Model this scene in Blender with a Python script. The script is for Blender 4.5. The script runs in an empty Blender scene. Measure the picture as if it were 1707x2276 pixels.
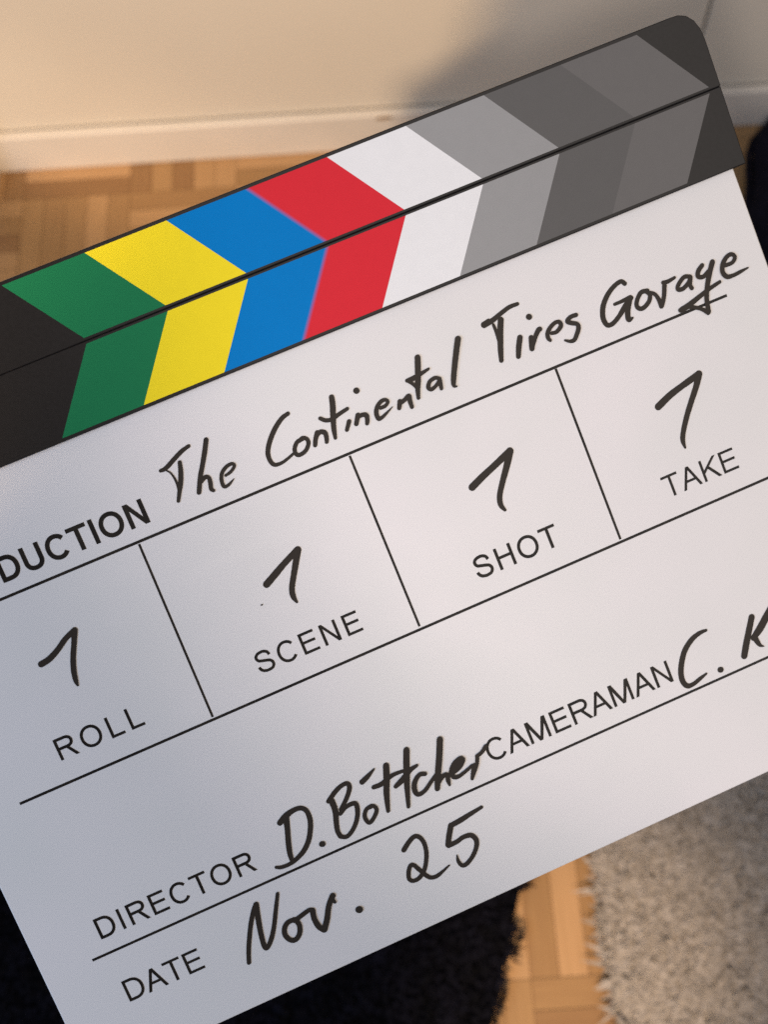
import bpy, math, random
import numpy as np
from mathutils import Matrix, Vector, noise

random.seed(7)
rng = np.random.default_rng(7)
S = bpy.context.scene
COL = S.collection

# ------------------------------------------------------------------ camera
XC = Vector((0.9980267284282716, -0.05736199389902325, -0.025539205130338395))
YC = Vector((-0.06279052951932, -0.9117427843615531, -0.4059340412208385))
ZC = Vector((0.0, 0.4067366430758002, -0.9135454576426009))
CAM = Vector((0.0, 0.0, 1.35))
cd = bpy.data.cameras.new("camera")
cam = bpy.data.objects.new("camera", cd)
COL.objects.link(cam)
m = Matrix.Identity(4)
for i in range(3):
    m[i][0] = XC[i]; m[i][1] = -YC[i]; m[i][2] = -ZC[i]; m[i][3] = CAM[i]
cam.matrix_world = m
cd.sensor_fit = 'HORIZONTAL'
cd.sensor_width = 36.0
cd.lens = 2500.0 / 1707.0 * 36.0
cd.clip_start = 0.02
cd.clip_end = 60
cd.dof.use_dof = True
cd.dof.focus_distance = 0.350
cd.dof.aperture_fstop = 17.5
S.camera = cam

# ------------------------------------------------------------------ world, lamps, exposure
w = bpy.data.worlds.new("World")
S.world = w
w.use_nodes = True
bg = w.node_tree.nodes["Background"]
bg.inputs[0].default_value = (1.0, 0.82, 0.68, 1)
bg.inputs[1].default_value = 0.23

def spot(name, loc, aim, power, half_deg, blend, col, radius):
    l = bpy.data.lights.new(name, 'SPOT')
    l.energy = power
    l.spot_size = math.radians(2 * half_deg)
    l.spot_blend = blend
    l.color = col
    l.shadow_soft_size = radius
    o = bpy.data.objects.new(name, l)
    COL.objects.link(o)
    o.location = loc
    o.rotation_euler = (Vector(aim) - Vector(loc)).to_track_quat('-Z', 'Y').to_euler()
    return o

def area(name, loc, aim, power, size, col):
    l = bpy.data.lights.new(name, 'AREA')
    l.energy = power
    l.size = size
    l.color = col
    o = bpy.data.objects.new(name, l)
    COL.objects.link(o)
    o.location = loc
    o.rotation_euler = (Vector(aim) - Vector(loc)).to_track_quat('-Z', 'Y').to_euler()
    return o

LAMP = (-0.50, -1.25, 2.40)          # ceiling lamp read from the shadows; split into added cones whose edges place shade
WARM = (1.0, 0.70, 0.44)
spot("added_spot_wall", LAMP, (-0.262, 1.22, 0.46), 282, 8.2, 0.16, WARM, 0.05)
spot("added_spot_corner", LAMP, (-0.50, 1.02, 0.0), 90, 6.8, 0.8, WARM, 0.05)
spot("added_spot_board", LAMP, (0.2522, 0.3031, 1.0826), 73, 8.7, 0.05, (1.0, 0.85, 0.76), 0.05)  # cone edge stands in for the photographer's shadow across the board
spot("added_spot_slate", LAMP, (0.0230, 0.0897, 0.9948), 7.5, 1.5, 0.22, (1.0, 0.84, 0.66), 0.03)  # weak added cones, their edges draw soft light patches on the slate
spot("added_spot_slate", LAMP, (0.0162, 0.1593, 1.0343), 7.0, 1.7, 0.22, (1.0, 0.80, 0.66), 0.03)
spot("added_spot_floor", LAMP, (0.18, 0.02, 0.0), 300, 5.0, 1.0, WARM, 0.05)
area("cool_fill", (-1.05, -0.62, 1.62), (-0.03, 0.15, 1.03), 10.3, 0.7, (0.36, 0.61, 1.0))  # added cool fill for the board's shaded side, no source modelled

# added area light, its edge placed to reflect diagonally across the slate
cl = bpy.data.lights.new("reflection_fill", 'AREA')
cl.shape = 'RECTANGLE'; cl.size = 1.1; cl.size_y = 2.1; cl.energy = 7.0; cl.color = (1.0, 0.89, 0.79)
co = bpy.data.objects.new("reflection_fill", cl)
COL.objects.link(co)
co.location = (0.89, -0.83, 2.35)
co.rotation_euler = (0, 0, math.atan2(0.521, 0.853))

S.view_settings.view_transform = 'Standard'
S.view_settings.look = 'None'
S.view_settings.exposure = 0.09
S.view_settings.gamma = 1.0
S.view_settings.use_curve_mapping = False
S.cycles.use_denoising = False
S.cycles.use_adaptive_sampling = False
S.cycles.max_bounces = 6

# ------------------------------------------------------------------ helpers
def mat(name, col, rough=0.5, spec=0.5):
    mt = bpy.data.materials.new(name)
    mt.use_nodes = True
    b = mt.node_tree.nodes["Principled BSDF"]
    b.inputs["Base Color"].default_value = (*col, 1)
    b.inputs["Roughness"].default_value = rough
    b.inputs["Specular IOR Level"].default_value = spec
    return mt

def nodes(mt):
    nt = mt.node_tree
    return nt, nt.nodes["Principled BSDF"], nt.nodes.new, nt.links.new

def ramp_noise(mt, c0, c1, scale, detail=4, lo=0.35, hi=0.65, coord='Object', vec_scale=None, bump=0.0, bump_dist=0.001):
    nt, b, N, L = nodes(mt)
    tc = N("ShaderNodeTexCoord")
    src = tc.outputs[coord]
    if vec_scale:
        mp = N("ShaderNodeMapping")
        mp.inputs["Scale"].default_value = vec_scale
        L(src, mp.inputs[0]); src = mp.outputs[0]
    nz = N("ShaderNodeTexNoise")
    nz.inputs["Scale"].default_value = scale
    nz.inputs["Detail"].default_value = detail
    L(src, nz.inputs["Vector"])
    rp = N("ShaderNodeValToRGB")
    rp.color_ramp.elements[0].position = lo
    rp.color_ramp.elements[1].position = hi
    rp.color_ramp.elements[0].color = (*c0, 1)
    rp.color_ramp.elements[1].color = (*c1, 1)
    L(nz.outputs["Fac"], rp.inputs[0])
    L(rp.outputs[0], b.inputs["Base Color"])
    if bump:
        bp = N("ShaderNodeBump")
        bp.inputs["Strength"].default_value = bump
        bp.inputs["Distance"].default_value = bump_dist
        L(nz.outputs["Fac"], bp.inputs["Height"])
        L(bp.outputs[0], b.inputs["Normal"])
    return mt

def mesh_obj(name, verts, faces, mats, parent=None, mi=None, smooth=False):
    me = bpy.data.meshes.new(name)
    me.from_pydata([tuple(v) for v in verts], [], faces)
    for mm in (mats if isinstance(mats, (list, tuple)) else [mats]):
        me.materials.append(mm)
    if mi is not None:
        me.polygons.foreach_set("material_index", mi)
    if smooth:
        me.polygons.foreach_set("use_smooth", [True] * len(me.polygons))
    me.update()
    o = bpy.data.objects.new(name, me)
    COL.objects.link(o)
    if parent: o.parent = parent
    return o

def box_data(x0, x1, y0, y1, z0, z1):
    v = [(x, y, z) for z in (z0, z1) for y in (y0, y1) for x in (x0, x1)]
    f = [(0, 2, 3, 1), (4, 5, 7, 6), (0, 1, 5, 4), (2, 6, 7, 3), (0, 4, 6, 2), (1, 3, 7, 5)]
    return v, f

def boxes(name, lst, mats, parent=None, bevel=0.0):
    V, F = [], []
    for b in lst:
        v, f = box_data(*b)
        n = len(V); V += v; F += [tuple(i + n for i in q) for q in f]
    o = mesh_obj(name, V, F, mats, parent)
    if bevel:
        md = o.modifiers.new("bevel", 'BEVEL'); md.width = bevel; md.segments = 3
    return o

def extrude_outline(name, pts, z0, z1, mt, parent, bevel=0.0):
    n = len(pts)
    V = [(x, y, z0) for x, y in pts] + [(x, y, z1) for x, y in pts]
    F = [tuple(range(n - 1, -1, -1)), tuple(range(n, 2 * n))]
    F += [(i, (i + 1) % n, n + (i + 1) % n, n + i) for i in range(n)]
    o = mesh_obj(name, V, F, mt, parent)
    if bevel:
        md = o.modifiers.new("bevel", 'BEVEL'); md.width = bevel; md.segments = 2
        md.limit_method = 'ANGLE'; md.angle_limit = math.radians(50)
    return o

def tag(o, label, cat, kind=None):
    if kind: o['kind'] = kind
    if label: o['label'] = label
    if cat: o['category'] = cat
    return o

# ------------------------------------------------------------------ setting: floor, wall, skirting
WALL_Y = 1.2202
BL = 0.1611            # one parquet block of five strips
X0, Y0 = -0.3535, 1.1540
pv, pf, tone, uvs = [], [], [], []
G = 0.0004
# strips seen between the two rugs
FIX = {(3, 6, 0): 0.40, (3, 6, 1): 0.80, (3, 6, 2): 0.42, (3, 6, 3): 0.45, (3, 7, 0): 0.42, (3, 7, 1): 0.26, (3, 7, 2): 0.45,
       (2, 6, 0): 0.78, (2, 6, 1): 0.78, (2, 6, 2): 0.80, (2, 6, 3): 0.78, (2, 6, 4): 0.78, (2, 7, 4): 0.5, (2, 7, 3): 0.45}
for i in range(-11, 21):
    for j in range(-1, 15):
        bx, by = X0 + i * BL, Y0 - j * BL
        vert = (i + j) % 2 == 1
        for k in range(5):
            st = BL / 5
            if vert: a = (bx + k * st, bx + (k + 1) * st, by - BL, by)
            else: a = (bx, bx + BL, by - (k + 1) * st, by - k * st)
            n = len(pv)
            pv += [(a[0] + G, a[2] + G, 0), (a[1] - G, a[2] + G, 0), (a[1] - G, a[3] - G, 0), (a[0] + G, a[3] - G, 0)]
            pf.append((n, n + 1, n + 2, n + 3))
            t = min(1, max(0, rng.normal(0.5, 0.22)))
            t = FIX.get((i, j, k), t)
            tone += [t] * 4
            u0, v0 = rng.random() * 40, rng.random() * 40
            c = [(u0, v0), (u0 + BL, v0), (u0 + BL, v0 + st), (u0, v0 + st)]
            if vert: c = [(u0, v0), (u0, v0 + st), (u0 + BL, v0 + st), (u0 + BL, v0)]
            uvs += c
n = len(pv)
pv += [(-3, -2, -0.0015), (3, -2, -0.0015), (3, 1.5, -0.0015), (-3, 1.5, -0.0015)]
pf.append((n, n + 1, n + 2, n + 3)); tone += [0.0] * 4; uvs += [(0, 0), (3, 0), (3, 3), (0, 3)]
m_floor = mat("parquet", (0.4, 0.2, 0.08), 0.38, 0.45)
nt, b, N, L = nodes(m_floor)
at = N("ShaderNodeAttribute"); at.attribute_name = "tone"
uv = N("ShaderNodeUVMap"); uv.uv_map = "grain"
mp = N("ShaderNodeMapping"); mp.inputs["Scale"].default_value = (14, 170, 1)
L(uv.outputs[0], mp.inputs[0])
nz = N("ShaderNodeTexNoise"); nz.inputs["Scale"].default_value = 1.0; nz.inputs["Detail"].default_value = 5
nz.inputs["Distortion"].default_value = 0.6
L(mp.outputs[0], nz.inputs["Vector"])
ma = N("ShaderNodeMath"); ma.operation = 'MULTIPLY_ADD'; ma.inputs[1].default_value = 0.40; ma.inputs[2].default_value = -0.20
L(nz.outputs["Fac"], ma.inputs[0])
ad = N("ShaderNodeMath"); ad.operation = 'ADD'
L(at.outputs["Fac"], ad.inputs[0]); L(ma.outputs[0], ad.inputs[1])
rp = N("ShaderNodeValToRGB")
rp.color_ramp.elements[0].color = (0.22, 0.105, 0.040, 1)
rp.color_ramp.elements[1].color = (0.60, 0.365, 0.18, 1)
e = rp.color_ramp.elements.new(0.5); e.color = (0.40, 0.235, 0.098, 1)
L(ad.outputs[0], rp.inputs[0]); L(rp.outputs[0], b.inputs["Base Color"])
fl = mesh_obj("floor", pv, pf, m_floor)
fl['kind'] = 'structure'
a = fl.data.attributes.new("tone", 'FLOAT', 'POINT'); a.data.foreach_set("value", tone)
ul = fl.data.uv_layers.new(name="grain")
ul.data.foreach_set("uv", np.array(uvs, np.float32).ravel())

m_wall = ramp_noise(mat("wall_paint", (0.8, 0.76, 0.70), 0.55, 0.3), (0.765, 0.715, 0.615), (0.81, 0.765, 0.665), 3.0, 5, 0.3, 0.7)
m_gap = mat("dusty_gap", (0.12, 0.085, 0.05), 0.9, 0.1)
SEAM = 0.4855
wl = boxes("wall", [(-3.0, SEAM - 0.002, WALL_Y, WALL_Y + 0.05, 0.0745, 1.7), (SEAM + 0.002, 3.0, WALL_Y, WALL_Y + 0.05, 0.0745, 1.7)], m_wall, bevel=0.002)
wl['kind'] = 'structure'
wb = boxes("wall_seam_filler", [(-3.0, 3.0, WALL_Y + 0.006, WALL_Y + 0.06, 0.0, 1.7)], m_gap)
wb.name = "wall_backing"; wb['kind'] = 'structure'
m_skirt = ramp_noise(mat("skirting_paint", (0.8, 0.77, 0.7), 0.42, 0.4), (0.77, 0.73, 0.66), (0.83, 0.79, 0.72), 6.0, 5)
sk = boxes("skirting_board", [(-3.0, 3.0, WALL_Y - 0.012, WALL_Y + 0.004, 0.0005, 0.0715)], m_skirt, bevel=0.0025)
sk['kind'] = 'structure'
# brown scuff where two lengths of skirting meet
sv, sf = [], []
for k in range(28):
    a_ = 2 * math.pi * k / 28
    r_ = 1 + 0.35 * noise.noise(Vector((math.cos(a_) * 1.3, math.sin(a_) * 1.3, 4)))
    sv.append((0.036 + 0.0125 * r_ * math.cos(a_), WALL_Y - 0.0124, 0.0655 + 0.0035 * r_ * math.sin(a_)))
mesh_obj("scuff_mark", sv, [tuple(range(28))], ramp_noise(mat("scuff", (0.2, 0.12, 0.05), 0.8, 0.1), (0.20, 0.115, 0.05), (0.42, 0.29, 0.16), 220.0), sk)
df = boxes("door_frame", [(-0.66, -0.5555, WALL_Y - 0.085, WALL_Y - 0.0125, 0.0005, 1.7)], mat("frame_paint", (0.80, 0.80, 0.79), 0.4, 0.4), bevel=0.003)
df['kind'] = 'structure'

# ------------------------------------------------------------------ rugs
def pile(name, parent, inside, bounds, count, length, width, mt, z0, lean, clump, tone_fn, curl=0.3):
    x0, x1, y0, y1 = bounds
    P = rng.random((count, 2)) * [x1 - x0, y1 - y0] + [x0, y0]
    P = P[[inside(p[0], p[1]) for p in P]]
    n = len(P)
    ang = np.array([6.3 * noise.noise(Vector((p[0] / clump, p[1] / clump, 1.7))) for p in P]) * 1.6 + rng.normal(0, 0.75, n)
    ln = length * rng.uniform(0.65, 1.15, n)
    le = lean * rng.uniform(0.5, 1.5, n)
    d = np.stack([np.cos(ang), np.sin(ang)], 1)
    sd = np.stack([-d[:, 1], d[:, 0]], 1)
    hw = width * rng.uniform(0.7, 1.3, n)[:, None] / 2
    tw = rng.normal(0, curl, n)[:, None]
    q1 = P + d * (ln * le * 0.35)[:, None]
    q2 = P + d * (ln * le)[:, None] + sd * tw * ln[:, None]
    z1 = z0 + ln * 0.6
    z2 = z0 + ln * np.sqrt(np.clip(1 - (le * 0.8) ** 2, 0.12, 1))
    V = np.zeros((n, 5, 3))
    V[:, 0, :2] = P - sd * hw; V[:, 1, :2] = P + sd * hw; V[:, 0:2, 2] = z0
    V[:, 2, :2] = q1 + sd * hw; V[:, 3, :2] = q1 - sd * hw; V[:, 2:4, 2] = z1[:, None]
    V[:, 4, :2] = q2; V[:, 4, 2] = z2
    F = []
    for k in range(n):
        o = 5 * k
        F.append((o, o + 1, o + 2, o + 3)); F.append((o + 3, o + 2, o + 4))
    ob = mesh_obj(name, V.reshape(-1, 3), F, mt, parent)
    tn = np.repeat(np.array([tone_fn(p) for p in P]) + rng.normal(0, 0.06, n), 5)
    at = ob.data.attributes.new("tone", 'FLOAT', 'POINT')
    at.data.foreach_set("value", np.clip(tn, 0, 1).astype(np.float32))
    return ob

def yarn(name, c0, c1, rough=0.9):
    mt = mat(name, c0, rough, 0.15)
    nt, b, N, L = nodes(mt)
    at = N("ShaderNodeAttribute"); at.attribute_name = "tone"
    mx = N("ShaderNodeMixRGB"); mx.inputs[1].default_value = (*c0, 1); mx.inputs[2].default_value = (*c1, 1)
    L(at.outputs["Fac"], mx.inputs[0]); L(mx.outputs[0], b.inputs["Base Color"])
    return mt

# grey rug, right
GR = Vector((0.2085, 0.148))
ga = math.atan2(0.0069, 0.1647)             # its long edge leans a little off the strips
gu, gv = Vector((math.cos(ga), math.sin(ga))), Vector((-math.sin(ga), math.cos(ga)))
def grey_in(x, y):
    q = Vector((x, y)) - GR
    u, v = q.dot(gu), q.dot(gv)
    return 0.004 + 0.004 * noise.noise(Vector((v * 60, 0.3, 0))) < u < 0.66 and -0.45 < v < 0.50
def grey_tone(p):
    return 0.52 + 0.85 * noise.noise(Vector((p[0] * 75, p[1] * 75, 3.1))) + 0.25 * noise.noise(Vector((p[0] * 150, p[1] * 150, 7.1)))
rug = bpy.data.objects.new("rug", None); COL.objects.link(rug); rug.location = (0.5, 0.15, 0)
tag(rug, "grey shaggy rug on the parquet at the lower right of the clapperboard", "rug")
inv = Matrix.Translation((-0.5, -0.15, 0))
pts = [GR + gu * 0.006 - gv * 0.45, GR + gu * 0.66 - gv * 0.45, GR + gu * 0.66 + gv * 0.5, GR + gu * 0.006 + gv * 0.5]
bk = extrude_outline("backing", [(p.x, p.y) for p in pts], 0.0005, 0.006, mat("rug_backing", (0.30, 0.26, 0.22), 0.95, 0.1), rug)
bk.matrix_parent_inverse = inv
pl = pile("pile", rug, grey_in, (0.18, 0.92, -0.33, 0.67), 95000, 0.021, 0.0050, yarn("grey_yarn", (0.33, 0.30, 0.265), (0.49, 0.45, 0.405)), 0.005, 0.98, 0.022, grey_tone)
pl.matrix_parent_inverse = inv

# black rug, left
BR = Vector((0.1313, 0.0944)); bd = Vector((0.0365, 0.1093)).normalized(); bn = Vector((-bd.y, bd.x))
def black_in(x, y):
    q = Vector((x, y)) - BR
    v, u = q.dot(bd), q.dot(bn)
    e = 0.016 * noise.noise(Vector((v * 34, 1.3, 0))) + 0.007 * noise.noise(Vector((v * 95, 5.3, 0)))
    return 0.006 + e < u < 0.80 and -0.42 < v < 0.17
def black_tone(p):
    return 0.4 + 0.7 * noise.noise(Vector((p[0] * 40, p[1] * 40, 9.1)))
rug2 = bpy.data.objects.new("rug", None); COL.objects.link(rug2); rug2.location = (-0.2, 0.1, 0)
tag(rug2, "black shaggy rug with a ragged fleecy edge under the lower left of the clapperboard", "rug")
inv = Matrix.Translation((0.2, -0.1, 0))
pts = [BR + bn * 0.012 - bd * 0.42, BR + bn * 0.012 + bd * 0.17, BR + bn * 0.80 + bd * 0.17, BR + bn * 0.80 - bd * 0.42]
bk = extrude_outline("backing", [(p.x, p.y) for p in pts], 0.0005, 0.008, mat("black_backing", (0.004, 0.004, 0.006), 0.95, 0.05), rug2)
bk.matrix_parent_inverse = inv
pl = pile("pile", rug2, black_in, (-0.85, 0.30, -0.40, 0.60), 80000, 0.014, 0.0038, yarn("black_yarn", (0.003, 0.003, 0.005), (0.010, 0.010, 0.020)), 0.008, 0.6, 0.012, black_tone, 0.5)
pl.matrix_parent_inverse = inv

# ------------------------------------------------------------------ dark cushion by the wall, right
cu = bpy.data.objects.new("floor_cushion", None); COL.objects.link(cu)
CUX, CUY, CUR, CUH = 0.815, 0.915, 0.28, 0.13
cu.location = (CUX, CUY, 0)
tag(cu, "dark navy floor cushion on the parquet beyond the upper right corner of the clapperboard", "cushion")
NU, NV = 72, 28
cv, cf = [], []
for j in range(NV + 1):
    ph = math.pi * j / NV
    for i in range(NU):
        th = 2 * math.pi * i / NU
        c, s = math.sin(ph), math.cos(ph)
        r = CUR * (abs(c) ** 0.55)
        z = CUH / 2 * (1 + math.copysign(abs(s) ** 0.75, s))
        q = Vector((math.cos(th), math.sin(th), 0))
        k = noise.noise(Vector((q.x * 3, q.y * 3, z * 18))) * 0.010 + 0.006 * math.sin(th * 11 + 5 * z) * c
        r *= (abs(q.x) ** 3 + abs(q.y) ** 3) ** (-1 / 3)
        cv.append((q.x * (r + k), q.y * (r + k), max(0.0005, z + 0.5 * k)))
for j in range(NV):
    for i in range(NU):
        a, b_ = j * NU + i, j * NU + (i + 1) % NU
        cf.append((a + NU, b_ + NU, b_, a))
m_cush = ramp_noise(mat("navy_cloth", (0.005, 0.005, 0.01), 0.95, 0.1), (0.0035, 0.0035, 0.006), (0.010, 0.010, 0.022), 160, 3, bump=0.5)
mesh_obj("cover", cv, cf, m_cush, cu, smooth=True)
pv2, pf2 = [], []
for i in range(NU):
    th = 2 * math.pi * i / NU
    for k in range(8):
        a_ = 2 * math.pi * k / 8
        rr = CUR * (abs(math.cos(th)) ** 3 + abs(math.sin(th)) ** 3) ** (-1 / 3) + 0.004 + 0.005 * math.cos(a_) + 0.006 * math.sin(th * 11)
        pv2.append((rr * math.cos(th), rr * math.sin(th), CUH / 2 + 0.005 * math.sin(a_)))
for i in range(NU):
    for k in range(8):
        pf2.append((i * 8 + k, ((i + 1) % NU) * 8 + k, ((i + 1) % NU) * 8 + (k + 1) % 8, i * 8 + (k + 1) % 8))
mesh_obj("piping", pv2, pf2, m_cush, cu, smooth=True)

# ------------------------------------------------------------------ the clapperboard
clap = bpy.data.objects.new("clapperboard", None)
COL.objects.link(clap)
AX = Vector((0.9403130617895772, 0.33490598181405173, 0.060409677809459064))
AY = Vector((-0.31999008749134766, 0.8097013968199243, 0.49192478276166285))
AZ = Vector((0.11583475184570699, -0.4818937967363705, 0.8685393940011268))
mw = Matrix.Identity(4)
for i in range(3):
    mw[i][0] = AX[i]; mw[i][1] = AY[i]; mw[i][2] = AZ[i]
mw.translation = (-0.00977991276403274, 0.1594439333046964, 1.0378906327132278)
clap.matrix_world = mw
tag(clap, "white acrylic film clapperboard with coloured and grey stripes, filled in by hand in black marker", "clapperboard")
MM = 0.001

m_panel = ramp_noise(mat("white_acrylic", (0.8, 0.79, 0.78), 0.42, 0.2), (0.765, 0.768, 0.755), (0.82, 0.80, 0.80), 17.0, 4, 0.3, 0.7)  # base mottling: faint wiped-ink smudges, raised to paint soft reflections into the colour
pb = m_panel.node_tree.nodes["Principled BSDF"]
pb.inputs["Coat Weight"].default_value = 0.8
nt, b, N, L = nodes(m_panel)
tc = N("ShaderNodeTexCoord"); mp = N("ShaderNodeMapping"); mp.inputs["Scale"].default_value = (9, 34, 9)
mp.inputs["Rotation"].default_value = (0, 0, 0.5)
L(tc.outputs["Object"], mp.inputs[0])
nz = N("ShaderNodeTexNoise"); nz.inputs["Scale"].default_value = 1.6; nz.inputs["Detail"].default_value = 7; nz.inputs["Distortion"].default_value = 1.2
L(mp.outputs[0], nz.inputs["Vector"])
mr = N("ShaderNodeMapRange"); mr.inputs[1].default_value = 0.35; mr.inputs[2].default_value = 0.7; mr.inputs[3].default_value = 0.06; mr.inputs[4].default_value = 0.26
L(nz.outputs["Fac"], mr.inputs[0]); L(mr.outputs[0], b.inputs["Coat Roughness"])
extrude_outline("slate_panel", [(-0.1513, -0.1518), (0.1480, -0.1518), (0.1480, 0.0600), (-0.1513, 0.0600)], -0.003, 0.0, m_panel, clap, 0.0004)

m_black = ramp_noise(mat("black_plastic", (0.02, 0.02, 0.02), 0.22, 0.42), (0.0065, 0.0068, 0.0085), (0.009, 0.0092, 0.011), 900.0, 2)
ST0, ST1 = 0.0, 0.0025
# fixed stick and hinged stick, each a bar with eased edges
def stick(name, pts): return extrude_outline(name, [(x * MM, y * MM) for x, y in pts], 0.00004, ST1, m_black, clap, 0.0003)
low = stick("clap_stick", [(-152, 36.4), (151.3, 36.4), (151.9, 61.45), (-152, 61.45)])
upp = stick("clap_stick", [(-152, 61.50), (152.0, 61.50), (152.3, 76.5), (152.0, 80.0), (150.9, 83.0), (149.0, 85.2), (146.5, 86.3), (143.5, 86.45), (-152, 86.45)])
low['label'] = "lower clap stick fixed along the panel"
upp['label'] = "upper hinged clap stick with a rounded end"
INK = [("green", (0.013, 0.188, 0.074)), ("yellow", (0.93, 0.75, 0.024)), ("blue", (0.0, 0.205, 0.58)), ("red", (0.72, 0.030, 0.045)),
       ("white", (0.86, 0.87, 0.87)), ("light_grey", (0.335, 0.338, 0.335)), ("mid_grey", (0.130, 0.128, 0.124)), ("dark_grey", (0.158, 0.154, 0.149))]
for s in range(5):
    f = (s + 0.5) / 5
    INK.append(("blue_red_blur", tuple(a * (1 - f) + b * f for a, b in zip(INK[2][1], INK[3][1]))))
m_ink = [ramp_noise(mat("decal_" + n_, c, 0.30, 0.08), tuple(v * 0.99 for v in c), tuple(min(1, v * 1.01) for v in c), 300.0, 3) for n_, c in INK]
def decal(x_top, x_bot, y_top, y_bot, dt, db, parent):
    V, F, MI = [], [], []
    z = ST1 + 0.00006
    cuts = [(float(k), k) for k in range(8)]
    q = [(3 - 0.032 + 0.064 * s / 5, 8 + s) for s in range(5)]      # mixed-colour strips paint the camera's blur at the blue-red edge
    cuts = cuts[:3] + q + [(3 + 0.032, 3)] + cuts[4:] + [(8.0, None)]
    for (k0, mi), (k1, _) in zip(cuts, cuts[1:]):
        n = len(V)
        V += [((x_bot + db * k0) * MM, y_bot * MM, z), ((x_bot + db * k1) * MM, y_bot * MM, z),
              ((x_top + dt * k1) * MM, y_top * MM, z), ((x_top + dt * k0) * MM, y_top * MM, z)]
        F.append((n, n + 1, n + 2, n + 3)); MI.append(mi)
    return mesh_obj("stripe_decal", V, F, m_ink, parent, MI)
decal(-75.9, -60.1, 85.25, 62.4, 25.97, 26.03, upp)
decal(-60.1, -77.9, 60.6, 37.5, 25.97, 26.1, low)

# --- printed rules and words
m_print = ramp_noise(mat("print_ink", (0.01, 0.01, 0.01), 0.25, 0.3), (0.004, 0.004, 0.005), (0.014, 0.012, 0.010), 120.0, 3)
class Ink:
    def __init__(self): self.V, self.F, self.D, self.k = [], [], [], 0
    def poly(self, pts, z0=0.00005):
        z = z0 + 0.000012 * self.k; self.k += 1
        n = len(self.V)
        a = sum(pts[i][0] * pts[(i + 1) % len(pts)][1] - pts[(i + 1) % len(pts)][0] * pts[i][1] for i in range(len(pts)))
        if a < 0: pts = pts[::-1]
        self.V += [(x * MM, y * MM, z) for x, y in pts]; self.D += [0.5] * len(pts)
        self.F.append(tuple(range(n, n + len(pts))))
    def ribbon(self, P, W, round_caps=True, closed=False, z0=0.00005, dens=None):
        P = [Vector(p) for p in P]; n = len(P)
        z = z0 + 0.000022 * self.k; self.k += 1
        base = len(self.V)
        for i in range(n):
            if closed: t = P[(i + 1) % n] - P[i - 1]
            else: t = P[min(i + 1, n - 1)] - P[max(i - 1, 0)]
            t = t.normalized() if t.length > 1e-9 else Vector((1, 0))
            nn = Vector((-t.y, t.x)) * W[i] / 2
            zz = z + 0.000018 * i / n
            a, b = P[i] + nn, P[i] - nn
            self.V += [(a.x * MM, a.y * MM, zz), (b.x * MM, b.y * MM, zz)]
            dd = dens[i] if dens else 0.5
            self.D += [dd, dd]
        for i in range(n if closed else n - 1):
            j = (i + 1) % n
            self.F.append((base + 2 * i + 1, base + 2 * j + 1, base + 2 * j, base + 2 * i))
        if round_caps and not closed:
            for idx, sgn in ((0, -1), (n - 1, 1)):
                t = (P[min(idx + 1, n - 1)] - P[max(idx - 1, 0)])
                t = t.normalized() * sgn
                zz = self.V[base + 2 * idx][2]
                a0 = math.atan2(t.y, t.x)
                c = len(self.V)
                ring = [(P[idx].x + W[idx] / 2 * math.cos(a0 + s), P[idx].y + W[idx] / 2 * math.sin(a0 + s)) for s in [math.pi * (q / 10 - 0.5) for q in range(11)]]
                self.V += [(x * MM, y * MM, zz) for x, y in ring]
                dd = dens[idx] if dens else 0.5
                self.D += [dd] * 11
                self.F.append(tuple(range(c, c + 11)))
    def build(self, name, mt, label=None):
        o = mesh_obj(name, self.V, self.F, mt, clap)
        at = o.data.attributes.new("density", 'FLOAT', 'POINT'); at.data.foreach_set("value", self.D)
        if label: o['label'] = label
        return o

LINES = [[-134.9, -0.0, 131.74, 0.1, 0.91], [-135.08, -60.2, 137.53, -59.98, 0.89], [-135.34, -115.39, 116.68, -115.48, 0.86], [-70.08, -0.64, -70.85, -59.33, 0.76], [-0.01, -0.61, -0.16, -59.14, 0.79], [70.9, -0.42, 70.62, -59.17, 0.82]]
LNAME = ["rule under the production line", "rule under the row of boxes", "rule under the director and cameraman line",
         "divider between ROLL and SCENE", "divider between SCENE and SHOT", "divider between SHOT and TAKE"]
for (xa, ya, xb, yb, wd), lb in zip(LINES, LNAME):
    d = Vector((xb - xa, yb - ya)).normalized(); nn = Vector((-d.y, d.x)) * wd / 2
    k = Ink(); k.poly([(xa + nn.x, ya + nn.y), (xa - nn.x, ya - nn.y), (xb - nn.x, yb - nn.y), (xb + nn.x, yb + nn.y)])
    k.build("printed_rule", m_print, lb)

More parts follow.
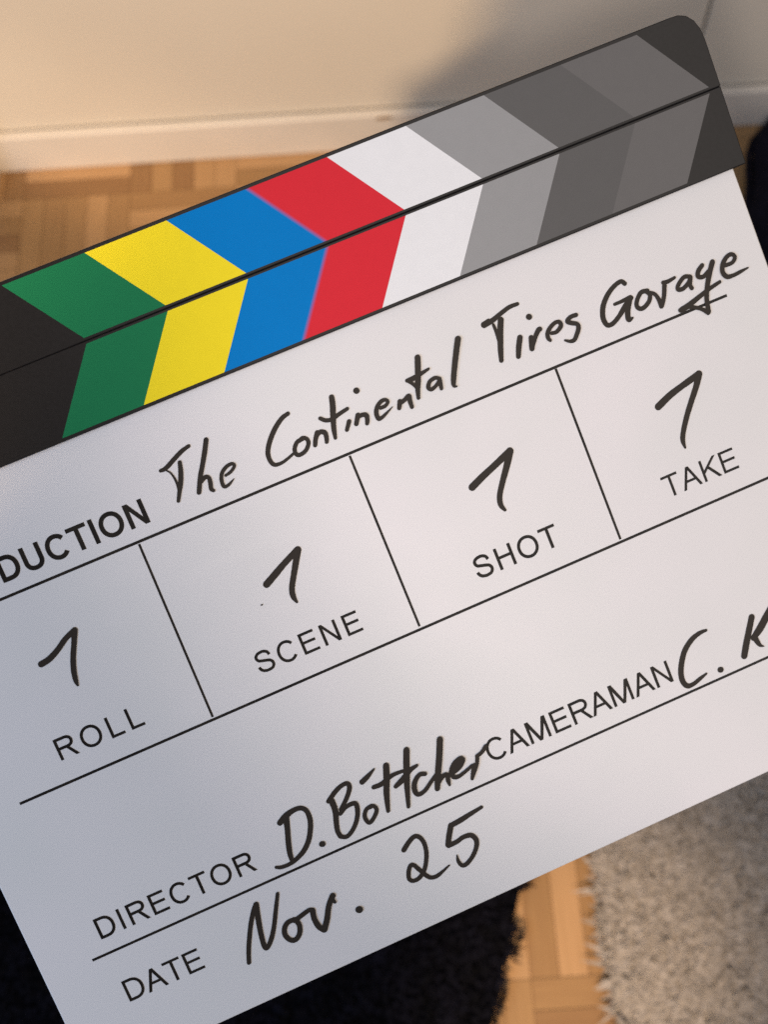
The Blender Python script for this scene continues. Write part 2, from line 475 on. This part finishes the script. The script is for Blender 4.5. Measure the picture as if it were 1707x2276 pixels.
# advance, left bearing, ink width in cap heights
MET = {'A': (.932, -.002, .936), 'C': (1.009, .070, .884), 'D': (1.009, .112, .830), 'E': (.932, .110, .747), 'H': (1.009, .112, .785),
       'I': (.388, .130, .133), 'K': (.932, .102, .850), 'L': (.777, .102, .635), 'M': (1.164, .104, .955), 'N': (1.009, .106, .788),
       'O': (1.087, .067, .956), 'P': (.932, .107, .790), 'R': (1.009, .110, .880), 'S': (.932, .063, .796), 'T': (.853, .033, .793), 'U': (1.009, .110, .788)}
def arc(cx, cy, rx, ry, a0, a1, n=28, e=2.0):
    out = []
    for i in range(n + 1):
        a = math.radians(a0 + (a1 - a0) * i / n)
        c, s = math.cos(a), math.sin(a)
        out.append((cx + rx * math.copysign(abs(c) ** (2 / e), c), cy + ry * math.copysign(abs(s) ** (2 / e), s)))
    return out
def catmull(P, per=8):
    out = []
    n = len(P)
    for i in range(n - 1):
        p0, p1, p2, p3 = P[max(i - 1, 0)], P[i], P[i + 1], P[min(i + 2, n - 1)]
        for q in range(per):
            t = q / per
            out.append(tuple(0.5 * (2 * b + (c - a) * t + (2 * a - 5 * b + 4 * c - d) * t * t + (3 * b - a - 3 * c + d) * t ** 3)
                             for a, b, c, d in zip(p0, p1, p2, p3)))
    out.append(tuple(P[-1]))
    return out
def glyph(ch, w, s):
    """('p', polygon) or ('r', centreline) pieces, cap height 1"""
    R = lambda x0, x1, y0, y1: ('p', [(x0, y0), (x1, y0), (x1, y1), (x0, y1)])
    h = s / 2
    if ch == 'I': return [R(w / 2 - h, w / 2 + h, 0, 1)]
    if ch == 'L': return [R(0, s, 0, 1), R(s, w, 0, s * .94)]
    if ch == 'E': return [R(0, s, 0, 1), R(s, w, 0, s * .94), R(s, w * .93, .47, .47 + s * .94), R(s, w * .97, 1 - s * .94, 1)]
    if ch == 'T': return [R(0, w, 1 - s * .94, 1), R(w / 2 - h, w / 2 + h, 0, 1 - s * .94)]
    if ch == 'H': return [R(0, s, 0, 1), R(w - s, w, 0, 1), R(s, w - s, .47, .47 + s * .94)]
    if ch == 'N': return [R(0, s, 0, 1), R(w - s, w, 0, 1), ('p', [(0, 1), (s * 1.08, 1), (w, 0), (w - s * 1.08, 0)])]
    if ch == 'A': return [('p', [(0, 0), (1.1 * s, 0), (w / 2 + .55 * s, 1), (w / 2 - .55 * s, 1)]), ('p', [(w, 0), (w - 1.1 * s, 0), (w / 2 - .55 * s, 1), (w / 2 + .55 * s, 1)]),
                          R(w * .25, w * .75, .30, .30 + s * .92)]
    if ch == 'M': return [R(0, s, 0, 1), R(w - s, w, 0, 1), ('p', [(0, 1), (1.25 * s, 1), (w / 2 + .55 * s, 0), (w / 2 - .55 * s, 0)]),
                          ('p', [(w, 1), (w - 1.25 * s, 1), (w / 2 - .55 * s, 0), (w / 2 + .55 * s, 0)])]
    if ch == 'K': return [R(0, s, 0, 1), ('p', [(s * .9, .34), (s * .9, .34 + 1.35 * s), (w - 1.45 * s, 1), (w - .1 * s, 1)]), ('p', [(w, 0), (w - 1.3 * s, 0), (w * .33, .56), (w * .33 + .75 * s, .56 + .78 * s)])]
    if ch == 'O': return [('c', arc(w / 2, .5, w / 2 - h, .512 - h, 0, 360, 48, 2.1)[:-1])]
    if ch == 'C': return [('r', arc(w * .515, .5, w * .515 - h, .512 - h, 36, 322, 40, 2.1))]
    if ch == 'U': return [('r', [(h, 1), (h, .7)] + arc(w / 2, .37, w / 2 - h, .382 - h, 180, 360, 26, 2.2) + [(w - h, .7), (w - h, 1)])]
    if ch == 'D': return [R(0, s, 0, 1), ('r', [(s * .5, 1 - h * .94), (w * .40, 1 - h * .94)] + arc(w * .42, .5, w * .58 - h, .5 - h * .94, 88, -88, 28, 2.2) + [(w * .40, h * .94), (s * .5, h * .94)])]
    if ch in 'RP':
        out = [R(0, s, 0, 1), ('r', [(s * .5, 1 - h * .94), (w * .52, 1 - h * .94)] + arc(w * .56, .725, w * .37 - h, .275 - h * .94, 88, -88, 22, 2.2) + [(w * .52, .45 + h * .94), (s * .5, .45 + h * .94)])]
        if ch == 'R': out.append(('p', [(w * .44, .45 + h), (w * .44 + 1.15 * s, .45 + h), (w, 0), (w - 1.2 * s, 0)]))
        return out
    if ch == 'S':
        c = [(.87, .70), (.80, .86), (.62, .945), (.45, .955), (.25, .92), (.115, .82), (.105, .70), (.19, .60), (.36, .55), (.60, .495), (.80, .43), (.895, .32), (.885, .19), (.77, .08), (.58, .045), (.42, .045), (.22, .10), (.10, .21), (.065, .32)]
        f = lambda p: (h + (p[0] - .085) / (.895 - .065) * (w - s), h + (p[1] - .045) / .91 * (1.02 - s) - .01)
        return [('r', catmull([f(p) for p in c], 5))]
def printed(txt, A, B, cap, sw, skip=0, label=None):
    """ink of txt[skip:] runs from A to B along the baseline (mm)"""
    vis = txt[skip:]
    nat = sum(MET[c][0] for c in vis) - MET[vis[0]][1] - (MET[vis[-1]][0] - MET[vis[-1]][1] - MET[vis[-1]][2])
    A, B = Vector(A), Vector(B); d = (B - A); Ltot = d.length; d.normalize(); up = Vector((-d.y, d.x))
    tr = (Ltot / cap - nat) / (len(vis) - 1)
    pen = -MET[vis[0]][1] - sum(MET[c][0] + tr for c in txt[:skip])
    sw += 0.015
    k = Ink()
    for c in txt:
        ad, lb, wd = MET[c]
        x = pen + lb
        T = lambda p: (A.x + d.x * (x + p[0]) * cap + up.x * p[1] * cap, A.y + d.y * (x + p[0]) * cap + up.y * p[1] * cap)
        k.k = 0
        for kind, pts in glyph(c, wd, sw):
            q = [T(p) for p in pts]
            if kind == 'p': k.poly(q)
            else: k.ribbon(q, [sw * cap] * len(q), False, kind == 'c')
        pen += ad + tr
    k.build("printed_word", m_print, label or "printed word " + txt)
printed("PRODUCTION", (-111.68, 4.2), (-64.17, 4.2), 7.85, .165, 3)
printed("ROLL", (-118.26, -53.0), (-90.5, -53.0), 6.95, .12)
printed("SCENE", (-51.89, -53.0), (-16.91, -53.0), 6.95, .12)
printed("SHOT", (23.15, -53.0), (52.02, -53.0), 7.3, .125)
printed("TAKE", (89.94, -53.1), (115.98, -53.1), 7.2, .108)
printed("DIRECTOR", (-130.13, -110.4), (-77.29, -110.4), 6.95, .122)
printed("CAMERAMAN", (4.34, -109.75), (70.26, -109.75), 7.5, .115)
printed("DATE", (-130.26, -132.85), (-104.65, -132.85), 7.2, .115)

# --- handwriting, marker ink thinning along each stroke
m_hand = mat("marker_ink", (0.03, 0.027, 0.024), 0.25, 0.22)
nt, b, N, L = nodes(m_hand)
at = N("ShaderNodeAttribute"); at.attribute_name = "density"
tc = N("ShaderNodeTexCoord")
nz = N("ShaderNodeTexNoise"); nz.inputs["Scale"].default_value = 210; nz.inputs["Detail"].default_value = 4
L(tc.outputs["Object"], nz.inputs["Vector"])
ma = N("ShaderNodeMath"); ma.operation = 'MULTIPLY_ADD'; ma.inputs[1].default_value = 0.9; ma.inputs[2].default_value = -0.45
L(nz.outputs["Fac"], ma.inputs[0])
ad = N("ShaderNodeMath"); ad.operation = 'ADD'
L(at.outputs["Fac"], ad.inputs[0]); L(ma.outputs[0], ad.inputs[1])
rp = N("ShaderNodeValToRGB")
rp.color_ramp.elements[0].color = (0.030, 0.025, 0.021, 1); rp.color_ramp.elements[0].position = 0.1
rp.color_ramp.elements[1].color = (0.006, 0.006, 0.007, 1); rp.color_ramp.elements[1].position = 0.9
e = rp.color_ramp.elements.new(0.5); e.color = (0.009, 0.008, 0.0075, 1)
L(ad.outputs[0], rp.inputs[0]); L(rp.outputs[0], b.inputs["Base Color"])

HAND = [
    ('handwritten_word', 'handwritten word The in black marker', [[[-55.2,17.41,1.12],[-53.41,17.55,1.32],[-50.07,19.12,1.37],[-47.1,20.44,1.32],[-44.5,21.11,1.13]],[[-53.88,17.08,0.44],[-52.75,15.66,0.54],[-52.23,13.15,0.69],[-52.33,10.75,0.83],[-52.78,8.78,0.84]],[[-48.92,17.57,1.18],[-49.68,15.05,1.42],[-51.06,11.84,1.47],[-52.58,9.24,1.23],[-53.96,6.83,1.03]],[[-38.86,20.84,1.43],[-40.64,17.75,1.48],[-43.08,13.91,1.38],[-45.02,10.94,1.43],[-47.18,6.83,1.38]],[[-45.5,9.51,1.23],[-43.63,10.43,1.33],[-42.68,9.82,1.23],[-42.81,8.38,1.29],[-43.33,6.43,1.24],[-42.86,5.63,0.99]],[[-37.6,8.5,0.89],[-35.62,9.03,0.99],[-34.02,10.26,0.94],[-34.61,11.1,1.04],[-36.46,10.87,1.14],[-38.28,9.74,1.14],[-39.3,7.99,1.14],[-39.58,6.07,1.14],[-39.09,5.32,0.99],[-37.6,5.65,0.89],[-35.8,6.58,0.3]]]),
    ('handwritten_word', 'handwritten word Continental in black marker', [[[-12.71,18.67,1.25],[-15.0,18.05,1.4],[-18.01,16.05,1.5],[-20.76,13.39,1.5],[-22.71,10.68,1.45],[-23.36,8.51,1.4],[-23.12,6.5,1.3],[-22.16,5.56,1.2],[-20.02,5.48,1.0],[-17.58,6.1,0.9],[-15.99,6.66,0.85]],[[-11.69,9.77,1.26],[-13.42,9.54,1.26],[-14.94,7.99,1.26],[-15.18,6.32,1.26],[-14.26,5.58,1.26],[-12.17,6.02,1.26],[-10.53,7.52,1.26],[-10.23,9.03,1.26],[-11.31,10.02,1.26],[-12.69,9.64,1.26]],[[-6.61,9.84,1.46],[-7.9,8.06,1.41],[-8.7,6.49,1.26]],[[-7.28,8.89,1.26],[-5.73,9.67,1.41],[-4.42,8.88,1.46],[-4.56,7.22,1.36],[-5.0,6.04,1.16]],[[1.72,18.22,1.61],[1.06,15.78,1.72],[-0.27,12.25,1.67],[-1.39,8.91,1.47],[-2.04,6.18,1.06]],[[-4.06,13.54,1.16],[-2.71,12.31,1.26],[-0.7,11.89,1.26],[1.75,12.51,1.26],[4.86,13.08,1.11]],[[3.87,9.24,1.37],[2.23,7.08,1.17]],[[9.57,17.17,1.82],[9.63,17.09,1.82]],[[7.16,10.01,1.47],[5.65,7.69,1.37]],[[6.75,9.36,1.27],[8.21,9.58,1.32],[9.51,9.04,1.47],[9.38,7.73,1.37],[8.83,6.54,1.22]],[[14.59,9.34,1.12],[16.13,9.39,1.12],[17.37,10.25,1.07],[16.85,11.14,1.12],[15.48,11.16,1.27],[13.84,10.2,1.32],[12.72,8.48,1.38],[12.65,6.65,1.33],[13.51,6.38,1.15],[15.45,7.08,0.87],[18.16,8.29,0.26]],[[20.91,8.93,1.43],[19.94,7.09,1.28]],[[20.63,8.23,1.15],[22.53,8.82,1.33],[24.17,9.45,1.38],[23.88,7.72,1.39],[23.77,5.9,1.18]],[[31.2,19.37,1.79],[30.15,16.6,1.79],[28.67,12.85,1.74],[27.47,10.07,1.44],[26.73,7.7,1.13]],[[25.49,14.01,1.23],[27.39,13.92,1.54],[30.34,14.35,1.23],[33.03,14.83,0.82]],[[25.68,13.8,1.02],[26.84,12.23,1.03],[27.43,10.63,0.87]],[[35.22,10.67,1.13],[33.89,11.49,1.18],[31.88,11.0,1.23],[30.85,9.51,1.29],[31.6,8.6,1.18],[33.52,9.24,1.13],[35.05,10.25,1.13],[34.72,8.75,1.24],[34.55,7.64,1.08]],[[45.16,19.9,1.86],[43.57,17.15,1.81],[40.88,12.25,1.71],[39.07,8.62,1.6],[38.62,7.02,1.19],[39.28,6.4,0.47]]]),
    ('handwritten_word', 'handwritten word Tires in black marker', [[[54.63,20.87,1.98],[56.31,21.13,1.98]],[[55.52,20.98,1.8],[57.52,21.12,1.62],[60.84,22.15,1.4],[64.09,22.97,1.31],[66.87,22.92,1.17]],[[60.11,20.32,1.85],[59.02,17.93,1.85],[57.63,14.47,1.81],[56.55,11.6,1.72],[55.57,8.56,1.4]],[[57.34,19.78,0.9],[57.4,16.93,1.13],[57.18,13.95,1.22]],[[63.77,12.95,1.72],[62.27,10.24,1.72],[61.12,7.67,1.5]],[[68.81,17.86,1.81],[68.88,17.78,1.81]],[[67.08,11.57,1.59],[66.49,9.49,1.77],[66.06,8.28,1.59]],[[66.54,8.99,1.36],[68.44,11.31,1.46],[70.02,12.81,1.55],[70.63,12.99,1.55]],[[73.71,10.38,1.09],[75.36,10.19,1.23],[77.28,11.32,1.42],[77.33,12.68,1.28],[75.99,13.02,1.23],[73.94,12.19,1.32],[72.49,10.87,1.37],[72.13,9.36,1.28],[72.5,8.45,1.0]],[[83.13,12.73,1.33],[81.31,12.8,1.33],[79.76,11.99,1.37],[80.83,10.97,1.37],[82.41,9.98,1.33],[82.35,8.58,1.47],[81.09,6.94,1.42],[79.73,5.7,1.33],[78.29,5.81,1.01],[76.93,6.71,0.64]]]),
    ('handwritten_word', 'handwritten word Gorage in black marker', [[[101.53,16.02,1.45],[100.54,17.09,1.38],[97.81,16.42,1.44],[94.8,14.57,1.57],[92.31,11.85,1.64],[91.05,8.63,1.64],[91.46,6.09,1.51],[93.28,5.77,1.45],[95.89,7.03,1.45],[98.34,8.77,1.65],[100.25,10.04,1.78],[101.9,11.08,1.45]],[[96.11,11.18,0.99],[98.23,11.18,1.12],[101.65,11.35,1.38]],[[100.94,10.44,1.84],[99.33,7.7,1.78],[98.63,4.99,1.58],[100.0,5.05,0.73]],[[107.61,11.19,1.39],[105.38,11.39,1.39],[103.12,9.24,1.39],[102.77,7.41,1.39],[104.22,6.6,1.39],[106.81,7.77,1.39],[107.92,9.71,1.39],[107.09,11.22,1.39]],[[108.12,10.24,1.32],[109.51,9.24,1.19],[110.12,7.14,1.39],[110.14,4.92,1.46]],[[110.35,5.0,1.39],[112.0,7.41,1.39],[113.47,10.73,1.46]],[[113.35,11.62,1.26],[114.97,11.39,1.26],[117.41,11.71,0.93]],[[122.32,10.11,1.33],[120.4,10.7,1.33],[117.85,9.17,1.33],[117.15,7.81,1.33],[118.78,7.44,1.33],[121.17,8.53,1.33],[122.42,9.91,1.33],[121.41,7.76,1.33],[121.54,6.52,1.33]],[[127.31,11.95,1.34],[125.49,10.73,1.47],[124.82,9.19,1.47],[126.33,8.46,1.34],[128.48,9.38,1.34]],[[130.86,11.67,1.67],[128.83,8.9,1.67],[126.64,5.35,1.61],[124.94,1.59,1.54],[124.08,-2.51,1.48]],[[123.81,-2.75,1.41],[122.07,-0.75,1.21],[118.88,1.2,1.2],[116.29,1.45,1.8]],[[115.56,1.4,1.6],[118.39,1.8,1.74],[122.41,2.93,1.47],[126.43,4.07,1.27],[130.89,4.93,1.07]],[[134.46,9.07,1.21],[136.98,9.1,1.21],[138.39,10.42,1.28],[137.44,11.7,1.28],[135.46,11.22,1.41],[133.58,9.41,1.54],[132.88,7.31,1.54],[133.75,5.54,1.48],[135.85,5.19,1.21],[138.45,5.39,1.08],[141.25,5.65,0.47]]]),
    ('handwritten_number', 'handwritten number 1 above ROLL', [[[-111.66,-22.95,1.88],[-108.8,-22.43,1.84],[-105.47,-20.87,1.69],[-101.84,-18.62,1.6],[-98.4,-17.29,1.7]],[[-98.36,-17.31,1.8],[-100.33,-21.34,1.6],[-102.17,-24.95,1.6],[-103.62,-28.73,1.61],[-104.28,-31.76,1.41],[-104.36,-33.34,0.68]]]),
    ('handwritten_number', 'handwritten number 1 above SCENE', [[[-39.26,-27.53,2.17],[-35.42,-25.58,2.12],[-31.59,-23.62,1.92],[-26.21,-21.26,1.97]],[[-26.19,-21.35,2.13],[-28.14,-24.55,1.92],[-30.61,-28.49,1.77],[-32.57,-31.83,1.72],[-33.16,-34.36,1.62],[-32.79,-36.43,0.71]]]),
    ('ink_speck', 'tiny ink speck left of the number 1 above SCENE', [[[-43.36,-32.86,0.4],[-43.05,-32.88,0.5]]]),
    ('handwritten_number', 'handwritten number 1 above SHOT', [[[32.07,-24.75,2.3],[36.23,-23.0,2.2],[40.86,-21.32,2.05],[47.54,-18.8,2.21]],[[47.56,-18.89,2.21],[44.74,-22.94,2.05],[41.7,-26.98,1.84],[39.21,-30.7,1.74],[38.46,-33.47,1.63],[39.1,-35.57,0.95]]]),
    ('handwritten_number', 'handwritten number 1 above TAKE', [[[97.72,-24.34,2.28],[102.52,-22.46,2.14],[107.27,-21.22,1.96],[113.87,-19.76,2.18]],[[113.97,-19.75,2.29],[111.88,-22.91,1.96],[108.61,-26.83,1.82],[105.64,-30.5,1.78],[102.79,-34.6,1.64],[101.4,-37.42,1.57],[101.26,-40.05,0.66]]]),
    ('handwritten_word', 'handwritten initial C on the cameraman line', [[[86.33,-98.45,0.93],[83.86,-98.43,1.39],[80.81,-99.32,1.68],[77.44,-101.63,1.81],[75.02,-104.8,1.81],[73.4,-108.12,1.85],[72.94,-111.05,1.77],[73.89,-113.16,1.65],[76.08,-113.35,1.39],[78.86,-112.57,1.23],[81.25,-111.94,0.68]],[[86.08,-112.67,1.87],[86.27,-112.76,1.87]]]),
    ('handwritten_word', 'handwritten initial K on the cameraman line', [[[102.24,-100.68,2.0],[99.44,-105.05,2.09],[97.2,-108.55,2.17],[95.31,-111.72,2.09]],[[100.38,-107.37,1.88],[103.39,-105.44,2.39],[107.34,-102.24,2.39],[111.29,-99.04,1.92]],[[100.81,-107.45,1.92],[101.2,-109.42,1.58],[101.65,-110.63,1.07],[102.7,-111.48,0.3]]]),
    ('handwritten_word', 'handwritten initial D on the director line', [[[-65.0,-99.33,1.78],[-62.4,-98.01,1.96],[-59.46,-97.36,1.61],[-57.18,-97.7,1.52],[-55.89,-99.26,1.52],[-55.94,-102.27,1.61],[-57.08,-105.29,1.62],[-59.02,-108.46,1.62],[-61.78,-110.98,1.57],[-65.08,-112.49,1.44],[-67.74,-113.03,1.3],[-70.32,-112.83,1.21],[-71.7,-112.18,0.98]],[[-62.66,-98.65,2.01],[-63.59,-102.01,1.7],[-65.07,-106.39,1.7],[-66.0,-109.77,1.61],[-66.29,-112.18,1.3]],[[-55.59,-111.33,1.85],[-55.38,-111.41,1.85]]]),
    ('handwritten_word', 'handwritten surname on the director line', [[[-48.28,-99.37,1.53],[-45.44,-97.52,1.53],[-42.81,-96.45,1.44],[-40.63,-96.5,1.44],[-40.61,-98.22,1.53],[-42.67,-100.82,1.44],[-45.72,-103.46,1.35]],[[-47.36,-99.79,1.89],[-47.54,-103.13,1.85],[-48.62,-106.44,1.67],[-49.4,-109.38,1.54],[-49.28,-111.43,1.49]],[[-46.46,-104.65,1.31],[-43.73,-103.37,1.31],[-40.87,-103.55,1.54],[-41.08,-106.12,1.49],[-42.63,-108.97,1.45],[-45.1,-111.39,1.4],[-47.5,-112.44,1.36],[-49.31,-111.51,1.4]],[[-36.45,-106.49,1.32],[-38.33,-106.89,1.32],[-39.64,-108.57,1.32],[-39.61,-110.57,1.32],[-38.69,-111.31,1.32],[-36.65,-109.96,1.32],[-35.34,-108.27,1.32],[-35.83,-106.77,1.32],[-37.03,-106.72,1.32]],[[-36.12,-98.01,1.76],[-33.78,-97.06,1.49],[-31.09,-95.72,0.59]],[[-27.12,-96.33,1.96],[-28.68,-100.52,1.96],[-30.52,-104.99,1.85],[-32.14,-110.23,1.25]],[[-33.44,-101.15,1.37],[-30.74,-101.23,1.55],[-26.73,-100.09,1.37],[-23.24,-100.19,1.07],[-21.77,-100.54,1.07]],[[-19.21,-94.32,1.97],[-21.02,-98.72,1.97],[-23.18,-104.37,1.85],[-25.65,-111.73,1.14]],[[-26.84,-103.86,1.37],[-23.94,-102.69,1.85],[-20.62,-100.89,1.49],[-18.09,-100.39,1.02]],[[-16.73,-104.01,1.38],[-18.48,-103.54,1.44],[-20.75,-105.15,1.62],[-21.79,-107.68,1.62],[-21.19,-109.38,1.38],[-18.79,-109.06,1.32],[-15.73,-107.13,1.26],[-13.57,-105.79,1.2]],[[-8.06,-95.61,1.98],[-10.44,-100.9,1.98],[-13.13,-106.32,1.98],[-14.85,-110.13,1.69]],[[-14.16,-108.85,1.38],[-11.88,-107.23,1.45],[-10.28,-107.29,1.45],[-10.64,-109.13,1.39],[-10.77,-110.74,0.78]],[[-8.29,-107.2,1.81],[-5.69,-106.39,1.93],[-3.79,-104.93,1.57],[-4.41,-104.05,1.45],[-6.72,-104.92,1.69],[-8.45,-106.8,1.75],[-8.57,-108.68,1.51],[-7.22,-109.36,1.27],[-4.72,-108.84,1.15],[-1.72,-107.87,1.03]],[[-6.63,-106.3,1.99],[-4.57,-105.24,1.87]],[[-1.12,-107.98,1.21],[-2.19,-110.0,1.39],[-3.27,-111.85,1.09]],[[-2.7,-111.1,1.21],[-0.23,-108.22,1.27],[0.96,-105.83,1.27]],[[0.9,-105.57,1.21],[2.63,-105.19,1.21],[4.7,-103.86,1.4]]]),
    ('handwritten_word', 'handwritten word Nov on the date line', [[[-91.69,-137.31,1.32],[-89.79,-132.66,1.43],[-86.61,-126.58,1.43],[-84.09,-122.73,1.48],[-82.24,-120.62,1.59]],[[-82.17,-120.65,1.7],[-83.49,-125.55,1.71],[-84.53,-130.12,1.6],[-85.15,-134.42,1.55],[-84.45,-135.24,1.44],[-82.21,-133.13,1.49],[-79.91,-129.8,1.38],[-77.41,-125.29,1.32],[-74.65,-120.29,1.1]],[[-73.28,-130.43,1.61],[-75.38,-130.44,1.61],[-77.09,-131.78,1.61],[-77.73,-134.02,1.61],[-76.86,-136.09,1.61],[-75.31,-136.71,1.61],[-73.43,-135.45,1.61],[-72.43,-133.06,1.61],[-72.64,-131.06,1.61]],[[-73.14,-130.82,1.55],[-70.47,-130.19,1.5],[-67.82,-129.61,1.45],[-66.67,-130.1,1.45]],[[-66.69,-130.15,1.72],[-67.24,-132.68,1.73],[-67.03,-135.65,1.78],[-66.05,-137.49,1.73]],[[-65.74,-137.61,1.96],[-63.74,-134.99,1.84],[-61.58,-131.25,1.73],[-59.83,-129.23,1.79],[-58.99,-128.45,1.84]],[[-59.69,-129.61,1.79],[-59.15,-130.66,1.01]],[[-53.13,-136.3,2.19],[-52.93,-136.4,2.19]]]),
    ('handwritten_number', 'handwritten number 25 on the date line', [[[-32.41,-124.35,1.61],[-29.85,-122.57,1.57],[-27.66,-121.7,1.49],[-26.2,-122.61,1.44],[-25.59,-125.04,1.4],[-26.06,-128.16,1.41],[-27.38,-131.11,1.41],[-29.02,-133.45,1.41],[-31.28,-135.02,1.41],[-33.4,-135.16,1.36],[-34.46,-133.94,1.36],[-33.73,-131.71,1.4],[-32.49,-130.14,1.4],[-31.43,-130.35,1.36],[-30.29,-132.61,1.41],[-28.91,-135.42,1.41],[-27.59,-136.71,1.32],[-25.35,-136.86,1.28],[-20.94,-135.39,0.56]],[[-4.05,-121.97,1.12],[-8.45,-122.55,1.5],[-12.14,-123.1,1.76],[-15.46,-123.34,1.67]],[[-15.42,-123.36,1.8],[-17.17,-126.12,1.8],[-18.68,-128.87,1.75]],[[-18.53,-129.18,1.67],[-15.75,-129.16,1.5],[-13.24,-128.66,1.5],[-10.66,-129.15,1.59],[-9.67,-131.29,1.59],[-10.65,-133.7,1.51],[-12.96,-135.97,1.42],[-15.61,-137.37,1.46],[-17.12,-137.09,1.29],[-17.67,-135.32,1.12],[-17.33,-133.33,0.43]]])
]
for name, label, strokes in HAND:
    k = Ink()
    for st in strokes:
        q = catmull(st, 7)
        n = len(q)
        d0, d1 = rng.uniform(0.55, 0.95), rng.uniform(0.3, 0.7)
        dens = [d0 + (d1 - d0) * i / n - 0.28 * math.sin(math.pi * i / n) * rng.uniform(0.8, 1.2) for i in range(n)]
        k.ribbon([p[:2] for p in q], [p[2] * 1.05 * (1 + 0.05 * noise.noise(Vector((p[0] * 1.7, p[1] * 1.7, 2)))) for p in q], True, False, 0.00016, dens)
    k.build(name, m_hand, label)
